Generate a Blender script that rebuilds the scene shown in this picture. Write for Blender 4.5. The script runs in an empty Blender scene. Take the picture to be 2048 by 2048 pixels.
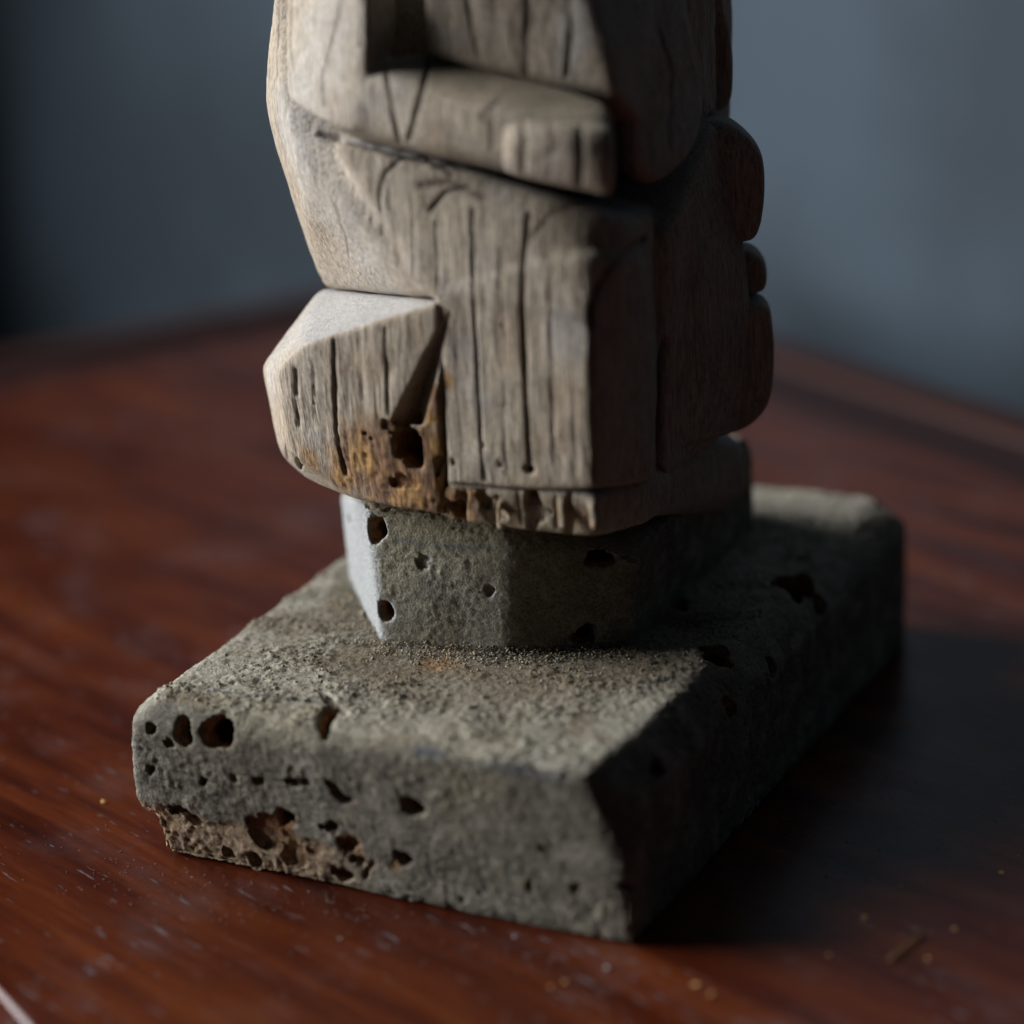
import bpy, bmesh, math, random, time
import numpy as np
import openvdb
from mathutils import Vector

T0 = time.time()
random.seed(7)
rng = np.random.default_rng(11)
S = 0.0016                       # metres per modelling unit (plinth is 64 units wide)
scene = bpy.context.scene
col = scene.collection

# ------------------------------------------------------------------ camera
F_PX = 4811.16                   # focal length in pixels of the 2048 px photograph
pitch, yaw, roll = np.radians([18.696, -26.574, -2.81])
CAM = np.array([96.06, -216.27, 131.06])
cp, sp, cy, sy = math.cos(pitch), math.sin(pitch), math.cos(yaw), math.sin(yaw)
FW = np.array([sy*cp, cy*cp, -sp])
_r = np.array([cy, -sy, 0.0]); _u = np.cross(_r, FW)
RT = _r*math.cos(roll) + _u*math.sin(roll)
UP = np.cross(RT, FW)
FOCUS = 293.0
cam_data = bpy.data.cameras.new("camera")
cam = bpy.data.objects.new("camera", cam_data); col.objects.link(cam)
from mathutils import Matrix
m = Matrix(((RT[0], UP[0], -FW[0], CAM[0]*S), (RT[1], UP[1], -FW[1], CAM[1]*S),
            (RT[2], UP[2], -FW[2], CAM[2]*S), (0, 0, 0, 1)))
cam.matrix_world = m
cam_data.sensor_width = 36.0
cam_data.lens = F_PX/2048*36.0
cam_data.clip_start = 0.01; cam_data.clip_end = 50.0
cam_data.dof.use_dof = True
cam_data.dof.focus_distance = FOCUS*S
cam_data.dof.aperture_fstop = 5.0
scene.camera = cam

# ------------------------------------------------------------------ world, window light, exposure
world = bpy.data.worlds.new("World"); scene.world = world
world.use_nodes = True
bg = world.node_tree.nodes["Background"]
bg.inputs[0].default_value = (0.55, 0.75, 1.0, 1)
bg.inputs[1].default_value = 0.016
DL = np.array([0.535, 0.845, 0.0])        # along the left table edge, away from the camera
DR = np.array([0.845, -0.535, 0.0])       # along the right table edge, towards the right
WALL0 = np.array([-109.0, 335.0, 0.0])    # a point of the back wall, behind the table's far corner
CORNER = WALL0 - DR*830                   # room corner far out on the left
wl = bpy.data.lights.new("window_light", 'AREA')
wl.shape = 'RECTANGLE'; wl.size = 1500*S; wl.size_y = 1300*S
wl.energy = 315.0
wl.color = (0.97, 0.98, 1.0)
wlo = bpy.data.objects.new("window_light", wl); col.objects.link(wlo)
wpos = CORNER - DL*1450 + DR*8 + np.array([0, 0, 690.0])
wlo.location = Vector(wpos*S)
_nz = -(DR*math.cos(.175)-DL*math.sin(.175))   # lamp shines along its -Z
_y = np.array([0, 0, 1.0])
_x = np.cross(_y, _nz)
wlo.matrix_world = Matrix(((_x[0], _y[0], _nz[0], wpos[0]*S), (_x[1], _y[1], _nz[1], wpos[1]*S),
                           (_x[2], _y[2], _nz[2], wpos[2]*S), (0, 0, 0, 1)))
scene.view_settings.view_transform = 'Standard'
scene.view_settings.look = 'None'
scene.view_settings.exposure = 0.0
scene.view_settings.gamma = 1.0
scene.cycles.use_denoising = True
scene.cycles.max_bounces = 6
scene.cycles.sample_clamp_indirect = 4.0

# ------------------------------------------------------------------ helpers
def P(px, py, y):
    """point of the plane y = const seen at pixel (px, py) of the photograph"""
    d = FW + RT*(px-1024)/F_PX + UP*(1024-py)/F_PX
    return CAM + d*((y-CAM[1])/d[1])
def PZ(px, py, z=0.0):
    d = FW + RT*(px-1024)/F_PX + UP*(1024-py)/F_PX
    return CAM + d*((z-CAM[2])/d[2])

def vnoise(p, seed=0):
    """smooth 3D value noise in [-1, 1]"""
    i = np.floor(p).astype(np.int64); f = (p-i).astype(np.float32)
    f = f*f*f*(f*(f*6-15)+10)
    def h(x, y, z):
        n = (x*374761393 + y*668265263 + z*1274126177 + seed*144665) & 0xffffffff
        n = ((n ^ (n >> 13))*1274126177) & 0xffffffff
        n = ((n ^ (n >> 16))*2246822519) & 0xffffffff
        return ((n ^ (n >> 15)) & 0xffff).astype(np.float32)/32767.5-1
    x, y, z = i[:, 0], i[:, 1], i[:, 2]
    fx, fy, fz = f[:, 0], f[:, 1], f[:, 2]
    def lx(yy, zz): a = h(x, yy, zz); return a+(h(x+1, yy, zz)-a)*fx
    def ly(zz): a = lx(y, zz); return a+(lx(y+1, zz)-a)*fy
    a = ly(z)
    return a+(ly(z+1)-a)*fz
def fbm(p, seed=0, octs=3, gain=.55):
    o = 0; a = 1; t = 0
    for k in range(octs):
        o = o+a*vnoise(p*(2.03**k)+k*17.3, seed+k); t += a; a *= gain
    return o/t
def sst(a, b, x):
    t = np.clip((x-a)/(b-a), 0, 1); return t*t*(3-2*t)

def hull_planes(pts):
    bm = bmesh.new()
    for q in pts: bm.verts.new(q)
    bmesh.ops.convex_hull(bm, input=bm.verts)
    bm.normal_update()
    c = np.mean(np.array(pts), axis=0)
    out = []
    for f in bm.faces:
        n = np.array(f.normal); d = n@np.array(f.verts[0].co)
        if f.calc_area() < 1e-4: continue
        if n@c > d: n, d = -n, -d
        if not any(abs(n@m-1) < 1e-4 and abs(d-e) < .05 for m, e in out): out.append((n, d))
    bm.free()
    return out

class Vol:
    """signed distance grid, in modelling units"""
    def __init__(s, lo, hi, h):
        s.lo = np.array(lo, float); s.h = h
        s.n = np.ceil((np.array(hi)-s.lo)/h).astype(int)+1
        s.d = np.full(s.n, 4.0, np.float32); s.ref = None
        s.ax = [(s.lo[k]+h*np.arange(s.n[k])).astype(np.float32) for k in range(3)]
    def win(s, lo, hi):
        a = np.clip(np.floor((np.array(lo)-s.lo)/s.h).astype(int), 0, s.n)
        b = np.clip(np.ceil((np.array(hi)-s.lo)/s.h).astype(int)+1, 0, s.n)
        sl = tuple(slice(a[k], b[k]) for k in range(3))
        X = s.ax[0][sl[0]][:, None, None]; Y = s.ax[1][sl[1]][None, :, None]; Z = s.ax[2][sl[2]][None, None, :]
        return sl, X, Y, Z
    def hull_d(s, pts, k):
        pts = np.array(pts)
        sl, X, Y, Z = s.win(pts.min(0)-2, pts.max(0)+2)
        pl = [(n.astype(np.float32), np.float32(d)) for n, d in hull_planes(pts)]
        d = None
        for n, e in pl:
            q = (n[0]*X + n[1]*Y) + (n[2]*Z - e)
            d = q if d is None else np.maximum(d, q, out=d)
        if k > 0:
            idx = np.nonzero(np.abs(d) < 3*k+.6)
            x = X[idx[0], 0, 0]; y = Y[0, idx[1], 0]; z = Z[0, 0, idx[2]]
            b = d[idx]; acc = np.zeros_like(b)
            for n, e in pl: acc += np.exp(np.maximum((n[0]*x+n[1]*y+n[2]*z-e-b)/k, -20))
            d[idx] = b+k*np.log(acc)
        return sl, d
    def _mix(s, sl, d, k):
        o = s.d[sl]
        if k <= 0: s.d[sl] = np.minimum(o, d); return
        h = np.clip(.5+.5*(o-d)/k, 0, 1)
        s.d[sl] = o+(d-o)*h-k*h*(1-h)
    def add(s, pts, round=.3, k=.5):
        sl, d = s.hull_d(pts, round); s._mix(sl, d, k)
    def cut(s, pts, round=.2):
        sl, d = s.hull_d(pts, round); s.d[sl] = np.maximum(s.d[sl], -d)
    def capsule(s, a, b, ra, rb=None, k=.4, cut=False):
        a = np.array(a); b = np.array(b); rb = ra if rb is None else rb; m = max(ra, rb)+1.5
        sl, X, Y, Z = s.win(np.minimum(a, b)-m, np.maximum(a, b)+m)
        v = b-a; L = max(v@v, 1e-9)
        t = np.clip(((X-a[0])*v[0]+(Y-a[1])*v[1]+(Z-a[2])*v[2])/L, 0, 1)
        d = np.sqrt((X-a[0]-t*v[0])**2+(Y-a[1]-t*v[1])**2+(Z-a[2]-t*v[2])**2)-(ra+(rb-ra)*t)
        d = d.astype(np.float32)
        if cut: s.d[sl] = np.maximum(s.d[sl], -d)
        else: s._mix(sl, d, k)
    def sample(s, p):
        i = np.clip(((np.asarray(p)-s.lo)/s.h).round().astype(int), 0, s.n-1)
        return (s.d if s.ref is None else s.ref)[i[..., 0], i[..., 1], i[..., 2]]
    def hit(s, px, py):
        """first surface point along the sight line through a photograph pixel"""
        d = FW + RT*(px-1024)/F_PX + UP*(1024-py)/F_PX
        t = np.arange(220, 400, .08)
        p = CAM+t[:, None]*d
        inside = np.all((p > s.lo) & (p < s.lo+s.h*(s.n-1)), axis=1)
        v = np.where(inside, s.sample(p), 4.0)
        k = np.nonzero(v < 0)[0]
        if len(k) == 0: return None
        q = p[k[0]]
        if k[0] > 0 and v[k[0]-1] < 3:
            a, b = v[k[0]-1], v[k[0]]; q = p[k[0]-1]+(p[k[0]]-p[k[0]-1])*(a/(a-b))
        return q
    def normal(s, q, e=.9):
        g = np.array([s.sample(q+e*np.eye(3)[k])-s.sample(q-e*np.eye(3)[k]) for k in range(3)], float)
        return g/(np.linalg.norm(g)+1e-9)
    def hole(s, px, py, rx, ry, depth=5.0, ang=0.0, seed=0, tilt=(0, 0, 0), wob=.14):
        """a bored hole, radii in photograph pixels"""
        q = s.hit(px, py)
        if q is None: return None
        n = s.normal(q)
        ppu = F_PX/((q-CAM)@FW)
        t1 = RT-(RT@n)*n; l1 = np.linalg.norm(t1); t1 /= l1
        t2 = np.cross(n, t1); l2 = max(abs(t2@UP), .35); l1 = max(l1, .35)
        rx, ry = rx/ppu/l1, ry/ppu/l2
        ca, sa = math.cos(ang), math.sin(ang)
        t1, t2 = t1*ca+t2*sa, t2*ca-t1*sa
        ax = -n+np.array(tilt); ax /= np.linalg.norm(ax)
        m = max(rx, ry)*1.5+.6
        ends = np.array([q-ax*1.2, q+ax*depth])
        sl, X, Y, Z = s.win(ends.min(0)-m, ends.max(0)+m)
        dx, dy, dz = X-q[0], Y-q[1], Z-q[2]
        c = dx*ax[0]+dy*ax[1]+dz*ax[2]
        a = (dx-c*ax[0])*t1[0]+(dy-c*ax[1])*t1[1]+(dz-c*ax[2])*t1[2]
        b = (dx-c*ax[0])*t2[0]+(dy-c*ax[1])*t2[1]+(dz-c*ax[2])*t2[2]
        r = np.random.default_rng(seed+int(px*7+py))
        th = np.arctan2(b/ry, a/rx)
        w = 1+wob*np.sin(2*th+r.uniform(0, 6))+.7*wob*np.sin(3*th+r.uniform(0, 6))+.5*wob*np.sin(5*th+r.uniform(0, 6)+c*.5)
        d = (np.sqrt((a/rx)**2+(b/ry)**2)-w)*min(rx, ry)
        d = np.maximum(d, np.abs(c-(depth-1.2)/2)-(depth+1.2)/2).astype(np.float32)
        s.d[sl] = np.maximum(s.d[sl], -d)
        return q
    def blur(s, n=1):
        for _ in range(n):
            for k in range(3):
                a = s.d; b = a.copy()
                lo = [slice(None)]*3; mi = [slice(None)]*3; hi = [slice(None)]*3
                lo[k], mi[k], hi[k] = slice(0, -2), slice(1, -1), slice(2, None)
                b[tuple(mi)] = .25*a[tuple(lo)]+.5*a[tuple(mi)]+.25*a[tuple(hi)]
                s.d = b
    def mesh(s):
        g = openvdb.FloatGrid(4.0)
        d = np.clip(s.d, -1.0, 1.0)*4
        for k in range(3):                       # closed at the faces of the box
            ix = [slice(None)]*3
            for e in (0, -1):
                ix[k] = e; d[tuple(ix)] = 4.0
        g.copyFromArray(np.ascontiguousarray(d))
        v, q = g.convertToQuads(0.0)
        return np.array(v, np.float64)*s.h+s.lo, np.array(q, np.int32)

def vert_normals(v, q):
    a, b = v[q[:, 2]]-v[q[:, 0]], v[q[:, 3]]-v[q[:, 1]]
    fn = np.cross(a, b)
    n = np.zeros_like(v)
    for k in range(3):
        w = np.zeros(len(v))
        for c in range(4): w += np.bincount(q[:, c], fn[:, k], len(v))
        n[:, k] = w
    return n/(np.linalg.norm(n, axis=1, keepdims=True)+1e-12)

def drop_shreds(v, q):
    """drop the loose crumbs the cutting left"""
    lab = np.arange(len(v))
    while True:
        mn = lab[q].min(1); new = lab.copy()
        for c in range(4): np.minimum.at(new, q[:, c], mn)
        new = new[new]
        if (new == lab).all(): break
        lab = new
    keep = np.bincount(lab)[lab] > 150
    idx = np.cumsum(keep)-1
    return v[keep], idx[q[keep[q[:, 0]]]].astype(np.int32)

def make_obj(name, v, q, colors, mat, parent=None, smooth=True):
    me = bpy.data.meshes.new(name)
    me.vertices.add(len(v)); me.vertices.foreach_set("co", (v*S).astype(np.float32).ravel())
    k = q.shape[1]
    me.loops.add(q.size); me.loops.foreach_set("vertex_index", q.ravel())
    me.polygons.add(len(q))
    me.polygons.foreach_set("loop_start", np.arange(0, q.size, k, dtype=np.int32))
    me.update(calc_edges=True)
    if smooth: me.polygons.foreach_set("use_smooth", np.ones(len(q), bool))
    if colors is not None:
        at = me.color_attributes.new("col", 'FLOAT_COLOR', 'POINT')
        c4 = np.ones((len(v), 4), np.float32); c4[:, :3] = np.clip(colors, 0, 1)
        at.data.foreach_set("color", c4.ravel())
    me.materials.append(mat)
    o = bpy.data.objects.new(name, me); col.objects.link(o)
    if parent: o.parent = parent
    return o
def simple(name, verts, faces, mat, parent=None, smooth=False):
    me = bpy.data.meshes.new(name)
    me.from_pydata([tuple(float(c)*S for c in p) for p in verts], [], faces)
    if smooth: me.polygons.foreach_set("use_smooth", [True]*len(faces))
    me.materials.append(mat); me.update()
    o = bpy.data.objects.new(name, me); col.objects.link(o)
    if parent: o.parent = parent
    return o
def tag(o, label=None, cat=None, group=None, kind=None):
    if label: o["label"] = label
    if cat: o["category"] = cat
    if group: o["group"] = group
    if kind: o["kind"] = kind
    return o

# ------------------------------------------------------------------ materials
def new_mat(name):
    mt = bpy.data.materials.new(name); mt.use_nodes = True
    nt = mt.node_tree
    return mt, nt, nt.nodes["Principled BSDF"]
def nd(nt, kind, **kw):
    n = nt.nodes.new(kind)
    for k, v in kw.items():
        if k.startswith("i_"): n.inputs[k[2:].replace("_", " ")].default_value = v
        else: setattr(n, k, v)
    return n
def noise_node(nt, vec, scale, detail=4, rough=.6):
    n = nd(nt, "ShaderNodeTexNoise"); n.inputs["Scale"].default_value = scale
    n.inputs["Detail"].default_value = detail; n.inputs["Roughness"].default_value = rough
    nt.links.new(vec, n.inputs["Vector"]); return n.outputs["Fac"]
def ramp(nt, fac, stops):
    r = nd(nt, "ShaderNodeValToRGB"); cr = r.color_ramp
    while len(cr.elements) < len(stops): cr.elements.new(.5)
    for e, (p, c) in zip(cr.elements, stops):
        e.position = p; e.color = (*c, 1) if len(c) == 3 else c
    nt.links.new(fac, r.inputs[0]); return r.outputs[0]
def mixc(nt, kind, fac, a, b):
    n = nd(nt, "ShaderNodeMix", data_type='RGBA', blend_type=kind)
    for sock, v in ((n.inputs[0], fac), (n.inputs[6], a), (n.inputs[7], b)):
        if hasattr(v, "links"): nt.links.new(v, sock)
        elif isinstance(v, (int, float)): sock.default_value = v
        else: sock.default_value = (*v, 1)
    return n.outputs[2]
def scaled(nt, vec, sc, rot=(0, 0, 0)):
    n = nd(nt, "ShaderNodeMapping"); n.inputs["Scale"].default_value = sc; n.inputs["Rotation"].default_value = rot
    nt.links.new(vec, n.inputs["Vector"]); return n.outputs[0]

def carved_mat(name, grain, bump, dist, rough):
    """vertex colour of the carving times fine grain; grain is the noise scale per modelling unit on x, y, z"""
    mt, nt, b = new_mat(name)
    tc = nd(nt, "ShaderNodeTexCoord")
    at = nd(nt, "ShaderNodeAttribute", attribute_name="col")
    v = scaled(nt, tc.outputs["Object"], tuple(g/S for g in grain))
    n1 = noise_node(nt, v, 1.0, 5, .65)
    v2 = scaled(nt, tc.outputs["Object"], (1.5/S,)*3)
    n2 = noise_node(nt, v2, 1.0, 3, .6)
    c = mixc(nt, 'MULTIPLY', 1.0, at.outputs["Color"], ramp(nt, n1, [(.30, (.45, .42, .39)), (.5, (1, 1, 1)), (.72, (1.35, 1.34, 1.3))]))
    c = mixc(nt, 'MULTIPLY', .6, c, ramp(nt, n2, [(.3, (.72, .72, .74)), (.7, (1.22, 1.2, 1.16))]))
    v3 = scaled(nt, tc.outputs["Object"], tuple(g*1.3/S for g in grain))
    n3 = noise_node(nt, v3, 1.0, 2, .5)
    c = mixc(nt, 'MULTIPLY', .75, c, ramp(nt, n3, [(.30, (.42, .36, .32)), (.40, (1, 1, 1))]))
    nt.links.new(c, b.inputs["Base Color"])
    b.inputs["Roughness"].default_value = rough
    b.inputs["Specular IOR Level"].default_value = .25
    bp = nd(nt, "ShaderNodeBump"); bp.inputs["Strength"].default_value = bump; bp.inputs["Distance"].default_value = dist*S
    nt.links.new(n1, bp.inputs["Height"]); nt.links.new(bp.outputs[0], b.inputs["Normal"])
    return mt
M_wood = carved_mat("weathered_carved_wood", (4.6, 4.6, .26), .75, .4, .78)
M_grit = carved_mat("dusty_wood", (3.2, 3.2, 3.2), .7, .45, .95)

def flat_mat(name, c, rough=.8, spec=.3):
    mt, nt, b = new_mat(name)
    tc = nd(nt, "ShaderNodeTexCoord")
    n1 = noise_node(nt, tc.outputs["Object"], 2.0/S, 4)
    k = mixc(nt, 'MULTIPLY', 1.0, c, ramp(nt, n1, [(.3, (.6, .6, .6)), (.7, (1.3, 1.3, 1.3))]))
    nt.links.new(k, b.inputs["Base Color"]); b.inputs["Roughness"].default_value = rough
    b.inputs["Specular IOR Level"].default_value = spec
    return mt

def table_mat():
    mt, nt, b = new_mat("red_varnished_wood")
    tc = nd(nt, "ShaderNodeTexCoord")
    ang = math.atan2(DR[1], DR[0])+math.radians(11)
    r = scaled(nt, tc.outputs["Object"], (1, 1, 1), (0, 0, -ang))   # x runs along the grain
    g1 = noise_node(nt, scaled(nt, r, (.016/S, .14/S, .05/S)), 1.0, 5, .62)
    g2 = noise_node(nt, scaled(nt, r, (.05/S, .9/S, .1/S)), 1.0, 4, .6)
    sm = noise_node(nt, scaled(nt, r, (.06/S, .09/S, .05/S)), 1.0, 4, .6)
    c = ramp(nt, g1, [(.28, (.026, .0045, .0025)), (.45, (.066, .012, .004)), (.58, (.108, .023, .006)), (.75, (.165, .044, .010))])
    c = mixc(nt, 'MULTIPLY', .55, c, ramp(nt, g2, [(.3, (.55, .5, .5)), (.65, (1.15, 1.15, 1.15))]))
    # open pores: short grey dashes along the grain
    po = noise_node(nt, scaled(nt, r, (.16/S, 1.5/S, .5/S)), 1.0, 4, .62)
    dens = noise_node(nt, scaled(nt, r, (.03/S, .05/S, .05/S)), 1.0, 2, .5)
    pm = nd(nt, "ShaderNodeMath", operation='MULTIPLY_ADD'); pm.inputs[1].default_value = .30
    nt.links.new(dens, pm.inputs[0]); nt.links.new(po, pm.inputs[2])
    pf = ramp(nt, pm.outputs[0], [(.793, (0, 0, 0)), (.82, (1, 1, 1))])
    c2 = mixc(nt, 'MIX', pf, c, (.14, .125, .135))
    # dull smears of dust on the varnish
    df = ramp(nt, sm, [(.52, (0, 0, 0)), (.8, (.14, .14, .14))])
    c3 = mixc(nt, 'MIX', df, c2, (.22, .19, .2))
    nt.links.new(c3, b.inputs["Base Color"])
    rr = ramp(nt, sm, [(.3, (.24, .24, .24)), (.8, (.42, .42, .42))])
    nt.links.new(rr, b.inputs["Roughness"])
    b.inputs["Specular IOR Level"].default_value = .30
    bp = nd(nt, "ShaderNodeBump"); bp.inputs["Strength"].default_value = .25; bp.inputs["Distance"].default_value = .25*S
    hm = nd(nt, "ShaderNodeMath", operation='SUBTRACT')
    nt.links.new(g2, hm.inputs[0]); nt.links.new(pf, hm.inputs[1]); nt.links.new(hm.outputs[0], bp.inputs["Height"])
    nt.links.new(bp.outputs[0], b.inputs["Normal"])
    return mt
M_table = table_mat()
M_rim = flat_mat("dark_stained_wood", (.028, .011, .010), .5, .25)
M_lip = flat_mat("red_stained_moulding", (.042, .014, .010), .6, .2)
def wall_mat():
    mt, nt, b = new_mat("blue_grey_plaster")
    tc = nd(nt, "ShaderNodeTexCoord")
    n = noise_node(nt, tc.outputs["Object"], .009/S, 3, .5)
    c = ramp(nt, n, [(.40, (.024, .038, .052)), (.62, (.048, .073, .098))])
    nt.links.new(c, b.inputs["Base Color"]); b.inputs["Roughness"].default_value = .85
    return mt
M_wall = wall_mat()
M_floor = flat_mat("dark_floor", (.03, .022, .02), .6, .3)

# ------------------------------------------------------------------ setting: floor, walls, table
def box_dirs(o, a, b, c):
    o, a, b, c = map(np.array, (o, a, b, c))
    v = [o, o+a, o+a+b, o+b, o+c, o+a+c, o+a+b+c, o+b+c]
    f = [(0, 3, 2, 1), (4, 5, 6, 7), (0, 1, 5, 4), (1, 2, 6, 5), (2, 3, 7, 6), (3, 0, 4, 7)]
    return v, f
Z = np.array([0, 0, 1.0])
FLOOR_Z = -460.0
tag(simple("floor", *box_dirs(CORNER-DL*1900+Z*(FLOOR_Z-20), DR*2200, DL*2000, Z*20), M_floor), kind="structure")
tag(simple("wall", *box_dirs(CORNER-DR*700+Z*FLOOR_Z, DR*1800, DL*40, Z*1500), M_wall), kind="structure")

# table corner: inner lines of the border measured in the photograph
A = np.array([-197.0, 196.0, 0]); B = np.array([-27.0, 188.0, 0])
k = np.linalg.solve(np.array([DL[:2], -DR[:2]]).T, (B-A)[:2])
TC = A+DL*k[0]                                  # inner corner of the border
near = (TC-np.array([-57.0, -36.5, 0]))@DL      # table depth to the front edge
WT = 640.0
table = bpy.data.objects.new("side_table", None); col.objects.link(table)
tag(table, "red brown varnished wooden table standing in the corner of the blue grey walls", "table")
def sweep(profile, path_dir, start, outward, length, name, mat):
    """board or moulding with an (outward, height) profile run along a straight edge"""
    n = len(profile); v = []
    for t in (0, 1):
        for w, h in profile: v.append(start+path_dir*length*t+outward*w+Z*h)
    f = [(i, (i+1) % n, n+(i+1) % n, n+i) for i in range(n)]
    f += [tuple(range(n-1, -1, -1)), tuple(range(n, 2*n))]
    o = simple(name, v, f, mat, table, smooth=False)
    md = o.modifiers.new("bevel", 'BEVEL'); md.width = .8*S; md.segments = 3; md.limit_method = 'ANGLE'
    return o
top = simple("table_top", *box_dirs(TC-DL*near-Z*14, DR*WT, DL*(near+8-8.0), Z*14), M_table, table)
md = top.modifiers.new("bevel", 'BEVEL'); md.width = .8*S; md.segments = 4; md.limit_method = 'ANGLE'
PRIM = [(0.2, -8), (0.2, -.5), (16, -.5), (16, -8)]
PLIP = [(16.2, -14), (16.2, .6), (20, 1.2), (26, .9), (29, -.6), (30, -4), (30, -14)]
for prof, nm, mt in ((PRIM, "border_moulding", M_rim), (PLIP, "outer_lip", M_lip)):
    sweep(prof, -DL, TC+DL*30, -DR, near+30, nm, mt)
    sweep(prof, DR, TC+DR*0, DL, WT, nm, mt)
for a in (20, WT-40):
    for b_ in (20, near-40):
        lo = TC+DR*a-DL*b_-DL*20
        simple("table_leg", *box_dirs(lo+Z*FLOOR_Z, DR*20, DL*20, Z*(-14-FLOOR_Z)), M_rim, table)

# ------------------------------------------------------------------ the statue
statue = bpy.data.objects.new("carved_statue", None); col.objects.link(statue)
statue.location = Vector((-32*S, 49*S, 0))
tag(statue, "worm eaten carved wooden statue of a seated robed figure on a stepped grey plinth", "statue")
OFF = np.array([-32.0, 49.0, 0.0])
def part(name, v, q, c, mat, parent=statue):
    o = make_obj(name, v-OFF, q, c, mat, parent)
    return o

# ---- colour and relief of the figure's wood
WOOD = np.array([.475, .402, .310]); WOOD_D = np.array([.245, .196, .15]); WOOD_L = np.array([.53, .48, .405])
GREY = np.array([.43, .425, .42]); CRACK = np.array([.035, .026, .022]); ROT = np.array([.50, .28, .085]); ROT_D = np.array([.20, .098, .055])
OLIVE = np.array([.20, .175, .12])

def near_line(v, pts, w):
    """distance of vertices to a sampled 3D polyline, inf beyond w*4"""
    pts = np.array(pts); out = np.full(len(v), 1e9)
    lo, hi = pts.min(0)-w*4, pts.max(0)+w*4
    ix = np.nonzero(np.all((v > lo) & (v < hi), axis=1))[0]
    if len(ix) == 0: return out
    sub = v[ix]; best = np.full(len(ix), 1e9)
    for i in range(0, len(pts)-1):
        a, b = pts[i], pts[i+1]; ab = b-a; L = ab@ab+1e-9
        t = np.clip((sub-a)@ab/L, 0, 1)
        best = np.minimum(best, ((sub-a-t[:, None]*ab)**2).sum(1))
    out[ix] = np.sqrt(best)
    return out
def trace(vol, line, step=14):
    pts = []
    for (x0, y0), (x1, y1) in zip(line[:-1], line[1:]):
        n = max(1, int(math.hypot(x1-x0, y1-y0)/step))
        for i in range(n):
            t = i/n; q = vol.hit(x0+(x1-x0)*t, y0+(y1-y0)*t)
            if q is not None: pts.append(q)
    q = vol.hit(*line[-1])
    if q is not None: pts.append(q)
    # drop jumps
    out = [p for i, p in enumerate(pts) if i == 0 or np.linalg.norm(p-pts[i-1]) < 6]
    return out

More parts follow.
